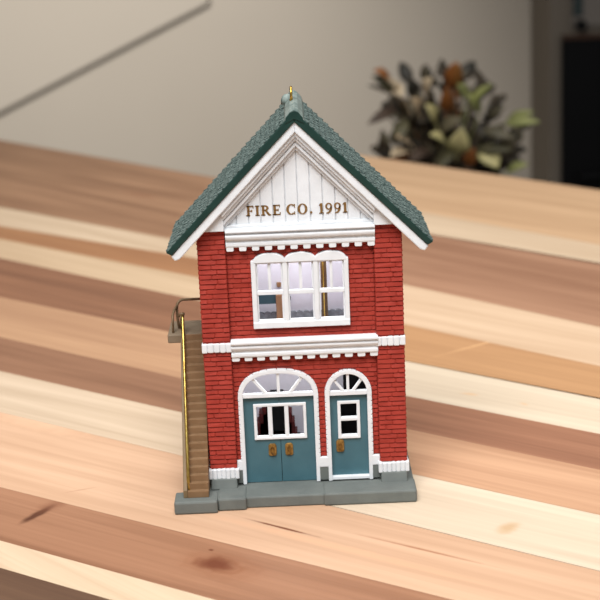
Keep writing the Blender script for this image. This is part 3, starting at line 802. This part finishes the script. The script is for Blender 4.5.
# stems fan out from the soil
tips=[(382,84),(396,98),(410,82),(428,76),(446,70),(462,72),(480,82),(500,98),(528,118),(520,140),(512,160),(500,150),(400,130),(384,112),(378,150),(430,110),(455,115),(475,120),(440,140),(470,150),(415,140),(395,160),(492,135),(405,108),(420,125),(425,150),(450,160),(465,165),(440,105),(392,140),(505,168)]
for (px,py) in tips:
    y=PY+R2.uniform(-40,40); tp=wp(px,py,y)
    mid=core_pt.lerp(tp,.5)+Vector((0,0,R2.uniform(2,14)))
    stems.tube([core_pt+Vector((R2.uniform(-12,12),R2.uniform(-12,12),0)),core_pt.lerp(mid,.5)+Vector((0,0,6)),mid,tp],[1.7,1.5,1.2,.7],7)
    for k in range(R2.choice([9,10,11])):
        t=R2.uniform(.35,1.0); bp=core_pt.lerp(tp,t) if t<.5 else mid.lerp(tp,(t-.5)*2)
        dirv=(tp-core_pt).normalized()*R2.uniform(.2,1.0)+Vector((R2.uniform(-1,1),R2.uniform(-1,1),R2.uniform(-.6,.8)))
        dirv.normalize(); Ln=R2.uniform(13,24)
        tgt=olive if R2.random()<.8 else grey
        leafmesh(tgt,bp,bp+dirv*Ln,R2.uniform(8,13),R2.uniform(-.1,.2),R2.uniform(-.6,.6))
po(stems,'stems',M['stem'],smooth=True)
po(olive,'foliage',M['leaf'],smooth=True,label='dark olive leaves')
po(grey,'foliage',M['leaf_grey'],smooth=True,label='grey-green leaves')
# the leaves that stand out one by one
SP=[('leaf_olive',(398,96),(372,76),13),('leaf_cream',(402,92),(384,78),7),('leaf_brown',(396,108),(368,124),9),('leaf_olive',(404,120),(398,142),13),('leaf_brown',(430,150),(408,160),10),('leaf_olive',(452,150),(440,168),12),('leaf_olive',(476,150),(512,150),8),('leaf_gold',(456,88),(458,62),8),('leaf_cream',(424,92),(432,78),12),('leaf_cream',(419,112),(412,98),13),('leaf_lime',(466,98),(458,84),12),('leaf_pale',(458,154),(462,128),19),('leaf_pale',(482,150),(498,168),18),
    ('leaf_lime',(508,120),(534,112),8),('leaf_lime',(506,124),(540,122),8),('leaf_cream',(412,146),(396,136),10),('leaf_cream',(408,150),(390,156),10),('leaf_rust',(408,152),(392,160),9),
    ('leaf_rust',(449,88),(455,62),11),('leaf_rust',(446,112),(447,86),11),('leaf_rust',(468,166),(474,148),11),('leaf_rust',(460,106),(453,92),8),
    ('leaf_cream',(392,86),(402,96),12),('leaf_rust',(392,82),(374,70),12),('leaf_grey',(484,130),(512,138),11),('leaf_lime',(470,104),(492,84),8),('leaf_pale',(436,122),(426,104),12),
    ('leaf_lime',(506,172),(528,164),9),('leaf_pale',(446,142),(430,134),10),('leaf_lime',(480,112),(466,92),9),('leaf_grey',(440,130),(462,118),12)]
for m_,a,c,w in SP:
    y=PY-48+R2.uniform(-6,6)
    A=wp(*a,y+10); B=wp(*c,y-4)
    b=MB(); leafmesh(b,A,B,w,.08,R2.uniform(-.3,.3)); b.tube([A,A.lerp(core_pt,.25)+Vector((0,12,0)),A.lerp(core_pt,.6)+Vector((0,14,0)),core_pt],[.6,.8,1,1.2],6)
    nm={'leaf_cream':'cream leaf','leaf_lime':'yellow-green leaf','leaf_pale':'pale cream-green leaf','leaf_rust':'rust-orange leaf','leaf_grey':'grey-green leaf','leaf_olive':'dark olive leaf','leaf_brown':'dark brown leaf','leaf_gold':'golden brown leaf'}[m_]
    po(b,'leaf',M[m_],smooth=True,label=nm)

# ============================================================ LIGHT
w=bpy.data.worlds.new('world'); scene.world=w; w.use_nodes=True
w.node_tree.nodes['Background'].inputs['Color'].default_value=(1,1,1,1)
w.node_tree.nodes['Background'].inputs['Strength'].default_value=.25
def aim(o,t):
    o.rotation_euler=(Vector(t)-o.location).to_track_quat('-Z','Y').to_euler()
k=area('key_light',(-.1,-.5,.85),(0,0,0),.7,.6,5.1,(1,1,1)); aim(k,(0,0,.05)); k.data.spread=math.radians(100)  # added soft key light above the ornament, no window there
k2=area('overhead_fill',(.1,.35,.85),(0,0,0),.8,.6,2.3,(1,.985,.96)); aim(k2,(.03,.3,0)); k2.data.spread=math.radians(110)  # added overhead fill for the table and ornament, no fixture modelled
sp=bpy.data.lights.new('wall_fill_spot','SPOT'); sp.energy=74; sp.spot_size=math.radians(50); sp.spot_blend=1.0; sp.shadow_soft_size=.12; sp.color=(1,.975,.93)  # added spot giving the back wall its bright left and falloff
so_=bpy.data.objects.new('wall_fill_spot',sp); COL.objects.link(so_); so_.location=(-.45,.55,.75); aim(so_,(-.24,1.6,-.02))
scene.view_settings.view_transform='Standard'; scene.view_settings.look='None'
scene.view_settings.exposure=.08; scene.view_settings.gamma=1
